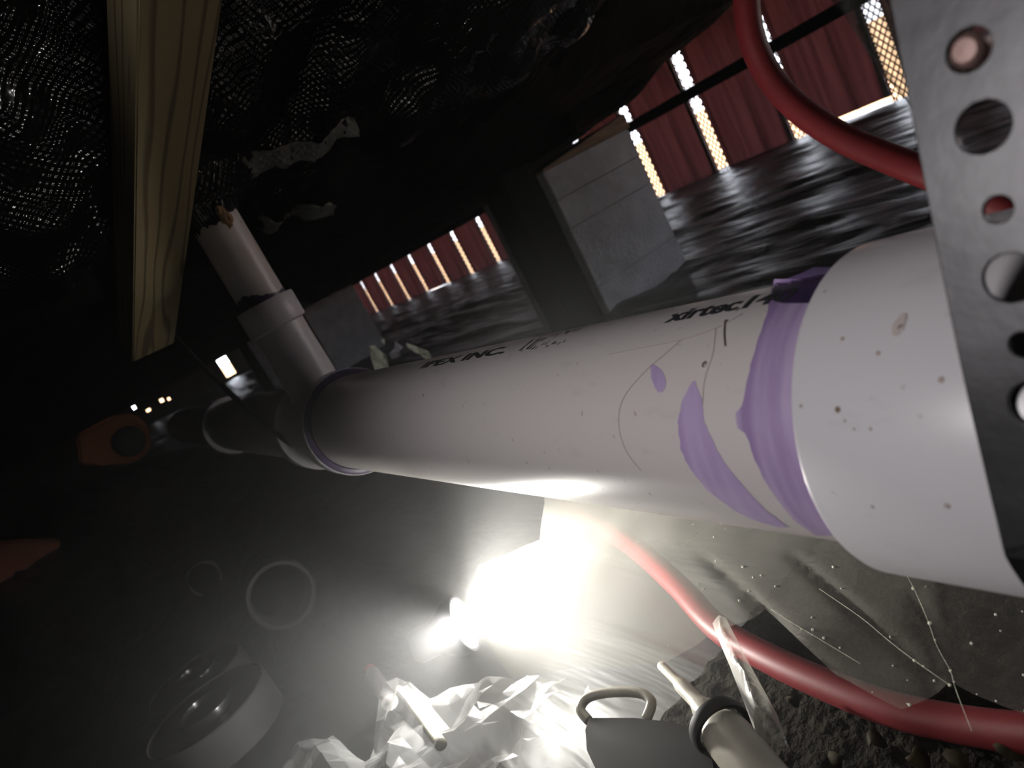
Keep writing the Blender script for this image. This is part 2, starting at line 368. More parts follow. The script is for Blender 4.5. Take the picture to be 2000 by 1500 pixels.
def lattice_mesh(w, h, p=.034, t=.0075):
    # diamond lattice of crossing bars clipped to a w x h rectangle
    v = []; f = []
    def bar(a, b):
        d = Vector((b[0]-a[0], b[1]-a[1])); L_ = d.length
        if L_ < 1e-4: return
        d /= L_; nrm = Vector((-d.y, d.x))*t/2
        k = len(v)
        for x in (-.002, .002):
            for q, s in ((a, 1), (a, -1), (b, -1), (b, 1)): v.append((x, q[0]+nrm.x*s, q[1]+nrm.y*s))
        f.extend([(k, k+1, k+2, k+3), (k+7, k+6, k+5, k+4), (k, k+3, k+7, k+4), (k+1, k+5, k+6, k+2)])
    sl = 1.45; c = -w*sl
    while c < h+w*sl:
        for sgn in (1, -1):
            # z = c + sgn*sl*y
            pts = []
            for yy in (0, w):
                z = c+sgn*sl*yy
                if 0 <= z <= h: pts.append((yy, z))
            for z in (0, h):
                yy = (z-c)/(sgn*sl)
                if 0 < yy < w: pts.append((yy, z))
            if len(pts) >= 2: bar(pts[0], pts[1])
        c += p*sl
    for a, b in (((0, 0), (0, h)), ((w, 0), (w, h))): bar(a, b)
    me = bpy.data.meshes.new('vent_lattice'); me.from_pydata(v, [], f); me.update(); me.materials.append(M['lattice']); return me
pm = panel_mesh(PITCHY-VW); lm = lattice_mesh(VW, WT-WB)
edge_me = bpy.data.meshes.new('panel_edge'); bm = box_bm((-.016, 0, WB), (-.012, .03, WT)); bm.to_mesh(bm and edge_me); bm.free(); edge_me.materials.append(M['skirt_edge'])
lift = {0: .055, 12: .02, 9: .03, 10: .015, 8: .02}
for k in range(-4, 25):
    y = Y0 + PITCHY*k                       # vent k is centred here
    p = bpy.data.objects.new('skirting_panel', pm); COL.objects.link(p); p.parent = wr; p.location = (WX, y+VW/2, lift.get(k, 0))
    e = bpy.data.objects.new('panel_edge', edge_me); COL.objects.link(e); e.parent = p; e.location = (0, 0, 0)
    v_ = bpy.data.objects.new('vent_lattice', lm); COL.objects.link(v_); v_.parent = wr; v_.location = (WX, y-VW/2, WB)
rl = box('trim_1', (3.86, -1.9, .062), (3.90, 16, .132), M['rail']); tag(rl, 'long dark horizontal rail in front of the red skirting', kind='structure')
# far end skirting, panels with ragged gaps
wf = empty('wall_far', (0, 16, 0)); tag(wf, kind='structure')
def far_panel(x0, x1, z0, z1): box('skirting_panel', (x0, 0, z0), (x1, .03, z1), M['sub'], wf)
fx = 16/ray(440, 715).y*ray(440, 715).x
holes = sorted([(16/ray(x, y).y*ray(x, y).x, 16/ray(x, y).y*ray(x, y).z, w_, h_) for x, y, w_, h_ in ((442, 716, .22, .42), (262, 796, .06, .07), (290, 801, .08, .05), (316, 782, .07, .07), (330, 779, .05, .05))])
cx_ = -2.6
for (hx, hz_, w_, h_) in holes:
    far_panel(cx_, hx-w_/2, -.6, .47); far_panel(hx-w_/2, hx+w_/2, -.6, hz_-h_/2); far_panel(hx-w_/2, hx+w_/2, hz_+h_/2, .47); cx_ = hx+w_/2
far_panel(cx_, 3.95, -.6, .47)
# ground outside
og = pydata('outside_ground', [(-40, -40, -.62), (90, -40, -.62), (90, 90, -.62), (-40, 90, -.62)], [(0, 1, 2, 3)], M['outside']); tag(og, 'sunlit tan earth outside the skirting', kind='structure')
for v_, z in zip(og.data.vertices, (-.75,)*4): v_.co.z = -.62

# ================================================================== MAIN DRAIN PIPE
dp = empty('drain_pipe', (PX, .5, PZ)); tag(dp, 'long white plastic drain pipe with purple primer bands and a vertical branch', 'pipe')
def under(o, par):
    o.parent = par; o.matrix_parent_inverse = Matrix.Translation(par.location).inverted() if par.parent is None else (par.matrix_parent_inverse.copy() if False else Matrix.Identity(4)); return o
OY = (0, 1, 0)
def ply(name, prof, mat, par, **kw):                  # lathe along +Y with the profile given as (radius, Y)
    o = lathe(name, prof, mat, None, (PX, 0, PZ), OY, **kw)
    o.parent = par
    o.matrix_parent_inverse = Matrix.Translation(dp.location).inverted() if par is dp else Matrix.Identity(4)
    return o
def radd(o, par=None):                                # world-space mesh under the drain pipe (or one of its parts)
    par = par or dp; o.parent = par
    o.matrix_parent_inverse = Matrix.Translation(dp.location).inverted() if par is dp else Matrix.Identity(4); return o
def rep(y0, y1, n): return [y0+(y1-y0)*i/n for i in range(n+1)]
pipe = ply('pipe', [(PR, y) for y in rep(-1.2, .86, 40)], M['pvc'], dp, n=96)
pipe_far = ply('pipe', [(PR, y) for y in rep(.97, 2.7, 20)], M['pvc'], dp, n=64)
cpl = ply('coupling', [(PR+.0002, .1675), (HR-.0022, .1675), (HR-.0008, .1668), (HR, .165), (HR, .04), (HR-.002, .037), (PR, .037)], M['pvc_hub'], dp, n=96)
# wye fitting: near hub, body, far hub
wy = ply('wye_fitting', [(PR, .846), (HR-.003, .845), (HR-.0005, .847), (HR, .850), (HR, .878), (HR-.004, .884), (PR+.003, .888), (PR+.003, .985), (HR-.003, .99), (HR, .994), (HR, 1.03), (HR-.001, 1.034), (PR, 1.035)], M['pvc_hub'], dp, n=80)
ply('primer_ring', [(PR+.0007, .8405), (PR+.0016, .8435), (HR-.003, .8445), (HR-.0012, .8462)], M['purple_dark'], wy, n=80)
ply('far_coupling', [(PR, 1.73), (HR, 1.732), (HR, 1.80), (HR, 1.83), (PR, 1.832)], M['pvc_hub'], dp, n=64)
# branch rising through the belly wrap
RY, RR = .935, .0302
def riser(name, prof, mat, par, n=56): return radd(lathe(name, prof, mat, None, (PX, RY, 0), (0, 0, 1), n=n), par)
lean = 0
br = riser('branch', [(RR+.005, PZ+.01), (RR+.005, PZ+.045), (RR+.004, -.06), (RR+.003, -.02), (RR+.0032, .004)], M['pvc_hub'], dp)
rc = riser('branch_collar', [(RR+.003, .002), (RR+.0075, .004), (RR+.0082, .007), (RR+.0082, .036), (RR+.0072, .0385), (RR, .039)], M['pvc_hub'], dp)
rp = riser('riser_pipe', [(RR, z) for z in rep(.03, .30, 10)], M['pvc'], dp)
# purple smear above the collar, wavy top
v = []; f = []; n = 60
for i in range(n+1):
    a = 2*math.pi*i/n; top = .048+.006*math.sin(a*2+.4)+.004*fbm(a*3, 0, 1)
    for z in (.038, top): v.append((PX+(RR+.0004)*math.cos(a), RY+(RR+.0004)*math.sin(a), z))
for i in range(n): f.append((2*i, 2*i+2, 2*i+3, 2*i+1))
radd(pydata('primer_stain', v, f, M['purple_dark'], None, True), rp)
# stains traced on the pipe: rows of (picture y, left x, right x) met with the cylinder
def stain(name, rows, mat, r, par, sub=6):
    R = []
    for (a, b) in zip(rows, rows[1:]):
        for k in range(sub): t = k/sub; R.append([a[i]+(b[i]-a[i])*t for i in range(3)])
    R.append(rows[-1]); v = []; f = []; m = 8
    for j, (y, xa, xb) in enumerate(R):
        wob = 2.2*fbm(y*.06, 1.7, 3.1)
        for i in range(m+1): v.append(atcyl(xa+wob+(xb-xa)*i/m, y, r))
    for j in range(len(R)-1):
        for i in range(m): k = j*(m+1)+i; f.append((k, k+1, k+m+2, k+m+1))
    return radd(pydata(name, v, f, mat, None, True), par)
E1 = PR+.00012
def rimx(y):                                          # picture x of the coupling's rim at picture row y
    best = None
    for a in range(-60, 112):
        t = math.radians(a); p = Vector((PX-HR*math.cos(t), .1668, PZ+HR*math.sin(t)))
        dd = p.dot(fwd); sy = 750+F_PX*p.dot(IY)/dd; sx = 1000+F_PX*p.dot(IX)/dd
        if best is None or abs(sy-y) < best[0]: best = (abs(sy-y), sx)
    return best[1]
band = [(545, 1512), (572, 1506), (616, 1496), (676, 1476), (732, 1461), (792, 1449), (806, 1437), (836, 1440), (846, 1456), (888, 1470), (940, 1494), (992, 1530), (1020, 1556), (1046, 1592)]
stain('primer_band', [(y, x, rimx(y)+8) for y, x in band], M['purple'], E1, pipe)
stain('primer_band', [(522, 1590, rimx(522)+8), (536, 1560, rimx(536)+8), (552, 1515, rimx(552)+8), (572, 1508, rimx(572)+8), (585, 1506, rimx(585)+8), (592, 1530, rimx(592)+8)], M['purple_dark'], E1+.0001, pipe)
stain('primer_stain', [(744, 1353, 1357), (780, 1332, 1370), (824, 1324, 1376), (876, 1328, 1398), (916, 1348, 1424), (956, 1380, 1458), (996, 1432, 1494), (1010, 1460, 1515), (1022, 1492, 1530), (1030, 1520, 1540)], M['purple_light'], E1, pipe)
stain('primer_stain', [(712, 1272, 1278), (722, 1269, 1290), (740, 1272, 1300), (756, 1279, 1300), (766, 1284, 1293)], M['purple_light'], E1, pipe)
# print along the top of the pipe
def lettering(s, size, y0, ang, squeeze=1.0, mat='ink'):
    cu = bpy.data.curves.new('lettering', 'FONT'); cu.body = s; cu.size = size; cu.offset = size*.03; cu.resolution_u = 3
    to = bpy.data.objects.new('lettering_tmp', cu); COL.objects.link(to)
    dg = bpy.context.evaluated_depsgraph_get(); me = bpy.data.meshes.new_from_object(to.evaluated_get(dg))
    bpy.data.objects.remove(to)
    bm = bmesh.new(); bm.from_mesh(me); bmesh.ops.subdivide_edges(bm, edges=[e for e in bm.edges if e.calc_length() > size*.2], cuts=2, use_grid_fill=False); bmesh.ops.triangulate(bm, faces=bm.faces)
    for v in bm.verts:
        a = ang+v.co.y/PR; r = PR+.0004; v.co = Vector((PX-r*math.cos(a), y0-v.co.x*squeeze, PZ+r*math.sin(a)))
    bm.to_mesh(me); bm.free(); o = link('lettering', me, M[mat]); return radd(o, pipe)
lettering('xirtec140', .0150, .2600, math.radians(80), 1.25)
lettering('IPEX INC.', .0135, .5640, math.radians(79.5), 2.55)
for i in range(13):
    y = .398-.0042*i; a0 = math.radians(80+random.uniform(-3, 2)); a1 = math.radians(95+random.uniform(-4, 4)); r = PR+.0004; wd = random.choice((.0008, .0014, .0022))
    pts = [(a0, y), (a0, y-wd), (a1, y-wd), (a1, y)]
    radd(pydata('lettering', [(PX-r*math.cos(a), yy, PZ+r*math.sin(a)) for a, yy in pts], [(0, 1, 2, 3)], M['ink']), pipe)
# fine hair and dirt threads lying on it
def thread(pts, r, mat): return radd(tube('dust_thread', [atcyl(x, y, PR+.0004) for x, y in pts], r, mat, None, 5, 5), pipe)
thread([(1190, 692), (1260, 678), (1330, 664), (1400, 640), (1450, 612)], .00012, M['speck'])
thread([(1330, 664), (1300, 690), (1255, 730), (1216, 780), (1208, 830), (1222, 880), (1252, 920)], .0001, M['speck'])
thread([(1398, 640), (1392, 690), (1376, 740), (1372, 790)], .0001, M['speck'])
thread([(1416, 625), (1414, 650), (1416, 676)], .0003, M['dirt'])
def blob(name, x, y, r, rad, mat, par, fl_=.45):
    p = atcyl(x, y, r); bm = bmesh.new(); bmesh.ops.create_icosphere(bm, subdivisions=2, radius=rad)
    nrm = Vector((p.x-PX, 0, p.z-PZ)).normalized(); q = nrm.to_track_quat('Z', 'Y')
    for v in bm.verts: c = v.co.copy(); c.z *= fl_; v.co = p+q @ c
    return radd(from_bm(name, bm, mat, None, True), par)
m, nt, b, out = new_mat('water'); b.inputs['Base Color'].default_value = (.8, .78, .74, 1); b.inputs['Roughness'].default_value = .05; b.inputs['Transmission Weight'].default_value = .9; b.inputs['IOR'].default_value = 1.33; M['water'] = m
M['droplet'] = pmat('droplet', (.72, .69, .60), .25)
for x, y, rd in ((1376, 712, .0017), (1760, 640, .0012), (1418, 628, .0012), (1440, 605, .0012)): blob('water_drop', x, y, PR if x < 1560 else HR, rd, M['water'], pipe if x < 1560 else cpl)
for x, y, rd in ((1636, 800, .0011), (1650, 822, .0006), (1564, 793, .0007), (1715, 690, .0008), (1645, 662, .0008), (1610, 570, .0007), (1838, 742, .001), (1668, 838, .0005), (1700, 838, .0006), (1850, 988, .001), (1704, 990, .0007)):
    blob('dirt_speck', x, y, HR, rd, M['dirt' if rd > .00105 else 'speck'], cpl, .2)
stain('glue_smear', [(612, 1760, 1768), (622, 1752, 1770), (636, 1742, 1766), (648, 1741, 1758), (656, 1744, 1750)], pmat('glue_smear', (.50, .44, .42), .5), HR+.0003, cpl)

# ================================================================== PERFORATED HANGER STRAP
st = empty('hanger_strap', (.19, .09, .2)); tag(st, 'galvanised perforated steel strap hanging round the near end of the white pipe', 'strap')
YA, YB = .1055, .0665                                 # far and near edge of the band
def strap_pt(s):                                      # s = length down from z = +.30, straight run, then round the coupling
    R_ = HR+.0030
    i = 0
    while i < len(ST)-1:
        d = (ST[i+1]-ST[i]).length
        if s <= d: p = ST[i].lerp(ST[i+1], s/d); return p
        s -= d; i += 1
    p0 = ST[-1]; a0 = math.atan2(p0.z-PZ, p0.x-PX); r0 = math.hypot(p0.z-PZ, p0.x-PX); a = s/R_
    if a > math.pi*1.1:
        b = a0+math.pi*1.1; return Vector((PX+R_*math.cos(b), 0, PZ+R_*math.sin(b)))+Vector((0, 0, 1))*(a-math.pi*1.1)*R_
    rr = R_+(r0-R_)*math.exp(-a*3)
    return Vector((PX+rr*math.cos(a0+a), 0, PZ+rr*math.sin(a0+a)))
ST = smooth_path([(x, 0, z) for z, x in ((.30, .302), (.15, .2565), (0, .2118), (-.025, .2044), (-.059, .1945), (-.081, .1883), (-.102, .1828), (-.126, .1775), (-.150, .1722))], 6)
HOLES = []
def strap_s_at(x, y):
    lo, best = 0, None
    for i in range(0, 600):
        s = i*.0008; p = strap_pt(s); q = ray(x, y); t = (p.x*q.z-p.z*q.x)
        if best is None or abs(t) < best[0]: best = (abs(t), s, p)
    q = ray(x, y); return best[1], q.y*best[2].x/q.x
hole_px = [(1915, 90, .0052), (1935, 245, .0064), (1955, 408, .0034), (1970, 545, .0064), (1998, 675, .0034), (2004, 792, .0064)]
hs = [(strap_s_at(x, y)) for x, y, r in hole_px]
HY = sum(h[1] for h in hs)/len(hs)
cells = [(h[0], p[2]) for h, p in zip(hs, hole_px)]
sp = (hs[5][0]-hs[1][0])/4
k = 1
while cells[-1][0] < .62: cells.append((cells[-1][0]+sp, .0034 if k % 2 else .0064)); k += 1
k = 1
while cells[0][0]-sp > .02: cells.insert(0, (cells[0][0]-sp, .0034 if k % 2 else .0064)); k += 1
def strap_mesh():
    v = []; f = []; nseg = 32
    bounds = [cells[0][0]-sp/2]+[(a[0]+b[0])/2 for a, b in zip(cells, cells[1:])]+[cells[-1][0]+sp/2]
    for (s, r), s0, s1 in zip(cells, bounds, bounds[1:]):
        k = len(v); rect = []
        per = nseg//4
        cs = [(s0, YA), (s1, YA), (s1, YB), (s0, YB)]
        for c in range(4):
            a, b = cs[c], cs[(c+1) % 4]
            for i in range(per): t = i/per; rect.append((a[0]+(b[0]-a[0])*t, a[1]+(b[1]-a[1])*t))
        for (ss, yy) in rect:
            p = strap_pt(ss); v.append((p.x, yy, p.z))
        for (ss, yy) in rect:
            ang = math.atan2(yy-HY, ss-s); sx, sy_ = s+r*math.cos(ang), HY+r*math.sin(ang); p = strap_pt(sx); v.append((p.x, sy_, p.z))
        for i in range(nseg): j = (i+1) % nseg; f.append((k+i, k+j, k+nseg+j, k+nseg+i))
    return v, f
v, f = strap_mesh()
bnd = pydata('band', v, f, M['galv'], None, False); bnd.parent = st; bnd.matrix_parent_inverse = Matrix.Translation(st.location).inverted()
bm = bmesh.new(); bm.from_mesh(bnd.data); bmesh.ops.remove_doubles(bm, verts=bm.verts, dist=.0002); bmesh.ops.recalc_face_normals(bm, faces=bm.faces); bm.to_mesh(bnd.data); bm.free()
md = bnd.modifiers.new('thickness', 'SOLIDIFY'); md.thickness = .0016; md.offset = 0
md = bnd.modifiers.new('edge', 'BEVEL'); md.width = .0004; md.segments = 2; md.limit_method = 'ANGLE'; md.angle_limit = math.radians(50)
bp_ = strap_pt(cells[[c[0] for c in cells].index(hs[0][0])][0])
bo = lathe('bolt', [(0, .0030), (.0028, .0028), (.0038, .0016), (.0042, 0), (.0042, -.004), (0, -.004)], M['bolt'], None, (bp_.x, HY, bp_.z), (-1, 0, .24), n=24)
bo.parent = st; bo.matrix_parent_inverse = Matrix.Translation(st.location).inverted()

# ================================================================== TIMBER UNDER THE WRAP
zn = .22; mdir = Vector((-.0334, .296, -.0796)); mp0 = Vector((.161, .5645, .22))
def timber():
    A = mp0-mdir*1.3; B = mp0+mdir*2.05; t = (B-A).normalized(); X_ = Vector((1, 0, 0)); X_ = (X_-t*X_.dot(t)).normalized(); Z_ = t.cross(-X_) ; Z_ = Z_ if Z_.z > 0 else -Z_
    wdt, hgt = .064, .040; L_ = (B-A).length
    bm = box_bm((0, 0, 0), (wdt, L_, hgt), .0015)
    o = from_bm('timber_batten', bm, M['wood'])
    o.matrix_world = Matrix(((X_.x, t.x, Z_.x, A.x), (X_.y, t.y, Z_.y, A.y), (X_.z, t.z, Z_.z, A.z), (0, 0, 0, 1)))
    return o
tag(timber(), 'pale pine timber batten running under the black belly wrap at upper left', 'timber')

# ================================================================== CONCRETE BLOCK PIERS
def pier(name, x0, y, courses, label, zt0, zt1, depth=.39, shim=True, group=None):
    e = empty(name, (x0+.199, y, GZ)); tag(e, label, 'pier', group)
    z = courses[0][0]
    for (za, zb, split) in courses:
        xs = [0, .397] if not split else [0, split-.0015, split+.0015, .397]
        for i in range(0, len(xs), 2):
            jx = random.uniform(-.004, .004)
            o = box('block', (x0+xs[i]+jx, y+random.uniform(0, .006), za+.001), (x0+xs[i+1]+jx, y+depth, zb-.001), M['block'], None, .003)
            o.parent = e; o.matrix_parent_inverse = Matrix.Translation(e.location).inverted()
    if shim:
        za = courses[-1][1]
        v = [(x0, y-.01, za), (x0+.397, y-.01, za), (x0+.397, y+depth, za), (x0, y+depth, za), (x0, y-.01, zt0), (x0+.397, y-.01, zt1), (x0+.397, y+depth, zt1), (x0, y+depth, zt0)]
        o = pydata('wedge_shim', v, [(0, 3, 2, 1), (4, 5, 6, 7), (0, 1, 5, 4), (1, 2, 6, 5), (2, 3, 7, 6), (3, 0, 4, 7)], M['shim']); o.parent = e; o.matrix_parent_inverse = Matrix.Translation(e.location).inverted()
    return e
C1 = [(-.47, -.345, 0), (-.345, -.145, 0), (-.145, -.05, 0), (-.05, .045, 0)]
pier('block_pier', 1.388, 1.77, C1, 'grey concrete block pier with wooden wedge, nearest, right of the near-black shade post', .052, .092)
pier('block_pier', 1.388, 4.66, C1, 'dim concrete block pier just right of the white branch pipe', .052, .06)
pier('block_pier', 1.30, 6.2, [(-.47, -.345, 0), (-.345, -.145, .2), (-.145, .03, 0)], 'far concrete block pier seen left of the white branch pipe', .04, .04)
# near-black channel added for the shaded side of the first pier
e = empty('pier_shade_post', (1.32, 1.84, GZ)); tag(e, 'near-black post added as the shaded side of the nearest block pier', 'post')
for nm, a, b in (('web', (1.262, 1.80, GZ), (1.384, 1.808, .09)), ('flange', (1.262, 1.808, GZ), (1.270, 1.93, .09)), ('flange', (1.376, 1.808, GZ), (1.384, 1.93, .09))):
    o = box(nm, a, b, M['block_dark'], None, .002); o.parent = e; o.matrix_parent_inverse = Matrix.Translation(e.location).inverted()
# chassis beam on the pier
e = empty('chassis_beam', (1.586, 1.76, .10)); tag(e, 'black steel chassis beam resting on the block piers under the floor', 'beam')
for nm, a, b in (('flange', (1.53, 1.77, .095), (1.64, 8, .103)), ('web', (1.581, 1.77, .103), (1.589, 8, .30)), ('flange', (1.53, 1.77, .30), (1.64, 8, .308))):
    o = box(nm, a, b, M['block_dark']); o.parent = e; o.matrix_parent_inverse = Matrix.Translation(e.location).inverted()

# ================================================================== RED TUBES, CABLE
def pxd(x, y, d): return ray(x, y).normalized()*d
pts = [pxd(1462, -140, 1.06), pxd(1459, -60, 1.06), pxd(1458, 0, 1.05), pxd(1467, 70, 1.04), pxd(1497, 140, 1.03), pxd(1552, 206, 1.01), pxd(1632, 262, .98), pxd(1720, 303, .95), pxd(1805, 336, .92), pxd(1900, 375, .90), pxd(2000, 430, .88)]
tag(tube('red_water_tube', pts, .0165, M['red'], None, 20), 'dark red plastic water tube curving down behind the steel strap', 'tube')
pts = [atz(1090, 965, -.405), atz(1150, 1015, -.41), atz(1230, 1062, -.415), atz(1320, 1140, -.42), atz(1400, 1225, -.425), atz(1500, 1285, -.425), atz(1620, 1340, -.425), atz(1740, 1385, -.425), atz(1860, 1412, -.425), atz(1960, 1428, -.42), atz(2080, 1440, -.41)]
tag(tube('red_water_tube', pts, .0125, M['red'], None, 20), 'red plastic water tube lying on the ground under the clear sheet', 'tube')
pts = [aty(205, 400, 1.5), aty(265, 560, 1.45), aty(330, 645, 1.35), aty(420, 740, 1.2), aty(520, 830, 1.02), aty(590, 880, .95), aty(650, 912, .88)]
tag(tube('cable', pts, .0042, M['cable'], None, 10), 'thin black cable drooping from the batten to the pipe fitting', 'cable')

# ================================================================== FLASHLIGHT
LED = atz(905, 1218, -.365)
fle = empty('flashlight', (LED.x, LED.y, GZ+.02)); tag(fle, 'small bright flashlight glaring on the ground under the pipe', 'flashlight')
ax = Vector((.78, -.60, .06)).normalized()
def fpart(o): o.parent = fle; o.matrix_parent_inverse = Matrix.Translation(fle.location).inverted(); return o
fpart(lathe('body', [(0, -.062), (.016, -.062), (.0185, -.058), (.0185, -.035), (.026, -.022), (.031, -.012), (.031, .002), (.028, .002), (.026, -.004)], M['black'], None, LED, ax, 32))
fpart(lathe('lens', [(0, .004), (.012, .003), (.022, .001), (.0275, -.002)], M['led'], None, LED, ax, 32))
ld = bpy.data.lights.new('flashlight_light', 'SPOT'); ld.energy = 23.0; ld.color = (1, .97, .90); ld.shadow_soft_size = .014; ld.spot_size = math.radians(146); ld.spot_blend = .7
lo = bpy.data.objects.new('flashlight_light', ld); COL.objects.link(lo); lo.location = LED+ax*.006
lo.rotation_euler = ax.to_track_quat('-Z', 'Y').to_euler()
ld3 = bpy.data.lights.new('glare_fill_light', 'SPOT'); ld3.energy = 9.0; ld3.color = (1, .98, .94); ld3.shadow_soft_size = .014; ld3.spot_size = math.radians(150); ld3.spot_blend = 1.0  # added spot aimed off the beam, feeds the glare veil left of the lens
lo3 = bpy.data.objects.new('glare_fill_light', ld3); COL.objects.link(lo3); lo3.location = LED-LED.normalized()*.042-IX*.010
lo3.rotation_euler = Vector((-.55, .40, -.30)).to_track_quat('-Z', 'Y').to_euler()
ld2 = bpy.data.lights.new('flashlight_spill', 'POINT'); ld2.energy = 1.3; ld2.color = (1, .97, .90); ld2.shadow_soft_size = .014
lo2 = bpy.data.objects.new('flashlight_spill', ld2); COL.objects.link(lo2); lo2.location = LED+ax*.024

# ================================================================== CLEAR PLASTIC SHEETS
def seg_dist(p, a, b):
    ab = b-a; t = max(0, min(1, (p-a).dot(ab)/max(ab.length_squared, 1e-9))); return (p-(a+ab*t)).length, t
def film(name, outline, z0, ridges, mat, res, amp, nf, seed, tilt=None, smooth=True):
    poly = [Vector((p.x, p.y)) for p in outline]
    rnd = random.Random(int(seed*10)); folds = []
    for q_ in range(9): t_ = rnd.random()*math.pi; folds.append((math.cos(t_), math.sin(t_), rnd.uniform(14, 46), rnd.random()*2, rnd.uniform(.25, .75)))
    rid = [(Vector((a.x, a.y)), Vector((b.x, b.y)), h, w_) for a, b, h, w_ in ridges]
    bm = bmesh.new(); vs_ = [bm.verts.new((p.x, p.y, 0)) for p in poly]; fc = bm.faces.new(vs_); bmesh.ops.triangulate(bm, faces=[fc])
    x0 = min(p.x for p in poly); x1 = max(p.x for p in poly); y0 = min(p.y for p in poly); y1 = max(p.y for p in poly)
    for ax_, lo_, hi in ((0, x0, x1), (1, y0, y1)):
        q = lo_+res
        while q < hi:
            co = (q, 0, 0) if ax_ == 0 else (0, q, 0); no = (1, 0, 0) if ax_ == 0 else (0, 1, 0)
            bmesh.ops.bisect_plane(bm, geom=list(bm.verts)+list(bm.edges)+list(bm.faces), dist=1e-6, plane_co=co, plane_no=no); q += res
    for v in bm.verts:
        p = Vector((v.co.x, v.co.y)); z = z0(v.co.x, v.co.y) if callable(z0) else z0
        z += amp*(1-2*abs(fbm(p.x*nf, p.y*nf*.8, seed)))-2*amp
        for (dx_, dy_, fq, ph, am) in folds: z += am*amp*abs(((p.x*dx_+p.y*dy_+.012*fbm(p.x*9, p.y*9, seed))*fq+ph) % 2-1)
        if tilt: z += tilt[2]*math.exp(-((p.x-tilt[0])**2+(p.y-tilt[1])**2)/tilt[3]**2)
        for a, b, h, w_ in rid:
            d, t = seg_dist(p, a, b)
            if d < w_: z += h*(1-d/w_)*math.sin(math.pi*min(max(t*.9+.05, 0), 1))**.5
        v.co.z = max(z, ground_z(v.co.x, v.co.y)+.004)
    return from_bm(name, bm, mat, None, smooth)
FZ = -.385
def fz(*pp): return [atz(x, y, FZ) for x, y in pp]
def Rg(x0, y0, x1, y1, h, w_): return (atz(x0, y0, FZ), atz(x1, y1, FZ), h, w_)
def ramp(x, y): return -.296-.100*min(1, math.hypot(x-LED.x, y-LED.y)/.45)
def framp(*pp):
    out = []
    for x, y in pp:
        z = -.35
        for _ in range(8): p = atz(x, y, z); z = ramp(p.x, p.y)
        out.append(p)
    return out
oa = framp((1062, 930), (1064, 985), (1055, 1055), (935, 1106), (925, 1180), (955, 1260), (1000, 1325), (1125, 1305), (1290, 1300), (1360, 1262), (1400, 1232), (1500, 1200), (1640, 1330), (1760, 1385), (1860, 1340), (1960, 1380), (2120, 1440), (2150, 1120), (1700, 1010), (1400, 940))
sa = film('plastic_sheet', oa, ramp, [Rg(1400, 1140, 1720, 1390, 0.0050, 0.0084), Rg(1555, 1105, 1860, 1335, 0.0035, 0.0072), Rg(1780, 1150, 1880, 1370, 0.0025, 0.0072)], M['film'], .006, .0006, 4, 3.3)
tag(sa, 'large clear plastic sheet, droplet-speckled, spread to the right of the flashlight', 'plastic sheet')
FZ = -.405
ob = fz((560, 1520), (590, 1470), (660, 1455), (715, 1490), (745, 1370), (790, 1345), (850, 1370), (930, 1345), (1060, 1330), (1160, 1360), (1150, 1420), (1190, 1520), (1000, 1600), (700, 1600))
sb = film('plastic_sheet', ob, FZ, [Rg(770, 1350, 880, 1470, 0.0099, .012), Rg(785, 1390, 770, 1520, 0.0090, .01), Rg(950, 1380, 860, 1520, 0.0081, .014), Rg(1020, 1410, 1080, 1520, 0.0108, .012), Rg(590, 1470, 700, 1520, 0.0090, .02), Rg(1060, 1340, 1150, 1440, 0.0090, .016), Rg(880, 1340, 760, 1365, 0.0063, .012)], M['film_crumple'], .013, .009, 5, 8.1, None, False)
tag(sb, 'crumpled clear plastic bag below the flashlight at the bottom edge', 'plastic bag')
oc = fz((1395, 1225), (1425, 1222), (1480, 1330), (1530, 1420), (1560, 1500), (1500, 1500), (1440, 1330))
scm = film('plastic_sheet', oc, FZ, [Rg(1415, 1226, 1545, 1500, .035, .012)], M['film'], .006, .004, 10, 1.9)
tag(scm, 'narrow upright fold of clear plastic crossing in front of the red ground tube', 'plastic fold')

# beads of water on the big sheet
rnd = random.Random(3); bm = bmesh.new(); vl = list(sa.data.vertices)
for k in range(190):
    p_ = rnd.choice(vl).co
    if math.hypot(p_.x-LED.x, p_.y-LED.y) < .27: continue
    r_ = rnd.choice((.0006, .0008, .001, .0013)); mt = Matrix.Translation(p_+Vector((rnd.uniform(-.002, .002), rnd.uniform(-.002, .002), r_*.3)))
    bmesh.ops.create_icosphere(bm, subdivisions=1, radius=r_, matrix=mt)
dr = from_bm('water_drop', bm, M['droplet'], sa, True); dr['kind'] = 'stuff'

# ================================================================== THINGS ON THE GROUND
FZ = -.425
# pale grey tube end with a dark ring
e = empty('plastic_tube', atz(1375, 1400, -.40)); tag(e, 'grey plastic tube with rounded end and dark ring, bottom right of the bag', 'tube')
def epart(o, e_): o.parent = e_; o.matrix_parent_inverse = Matrix.Translation(e_.location).inverted(); return o
ta, tb = atz(1402, 1415, -.385), atz(1520, 1560, -.395); tx = (tb-ta).normalized()
M['tube_grey'] = pmat('grey_tube', (.30, .28, .23), .35, var=.3, vscale=30)
epart(lathe('body', [(0, -.004), (.008, -.003), (.013, 0), (.0165, .007), (.0175, .015), (.0175, .12), (0, .12)], M['tube_grey'], None, ta, tx, 40), e)
epart(lathe('ring', [(.0175, .0), (.0215, -.001), (.0225, .002), (.0225, .006), (.0215, .009), (.0178, .008)], M['grey_black'], None, ta-tx*.002, tx, 40, closed=True), e)
ta2 = atz(1292, 1300, -.392)
epart(tube('nozzle', [ta2, ta2.lerp(ta, .5)+Vector((0, 0, .002)), ta-tx*.001], [.004, .006, .009], M['tube_grey'], None, 16, 6), e)
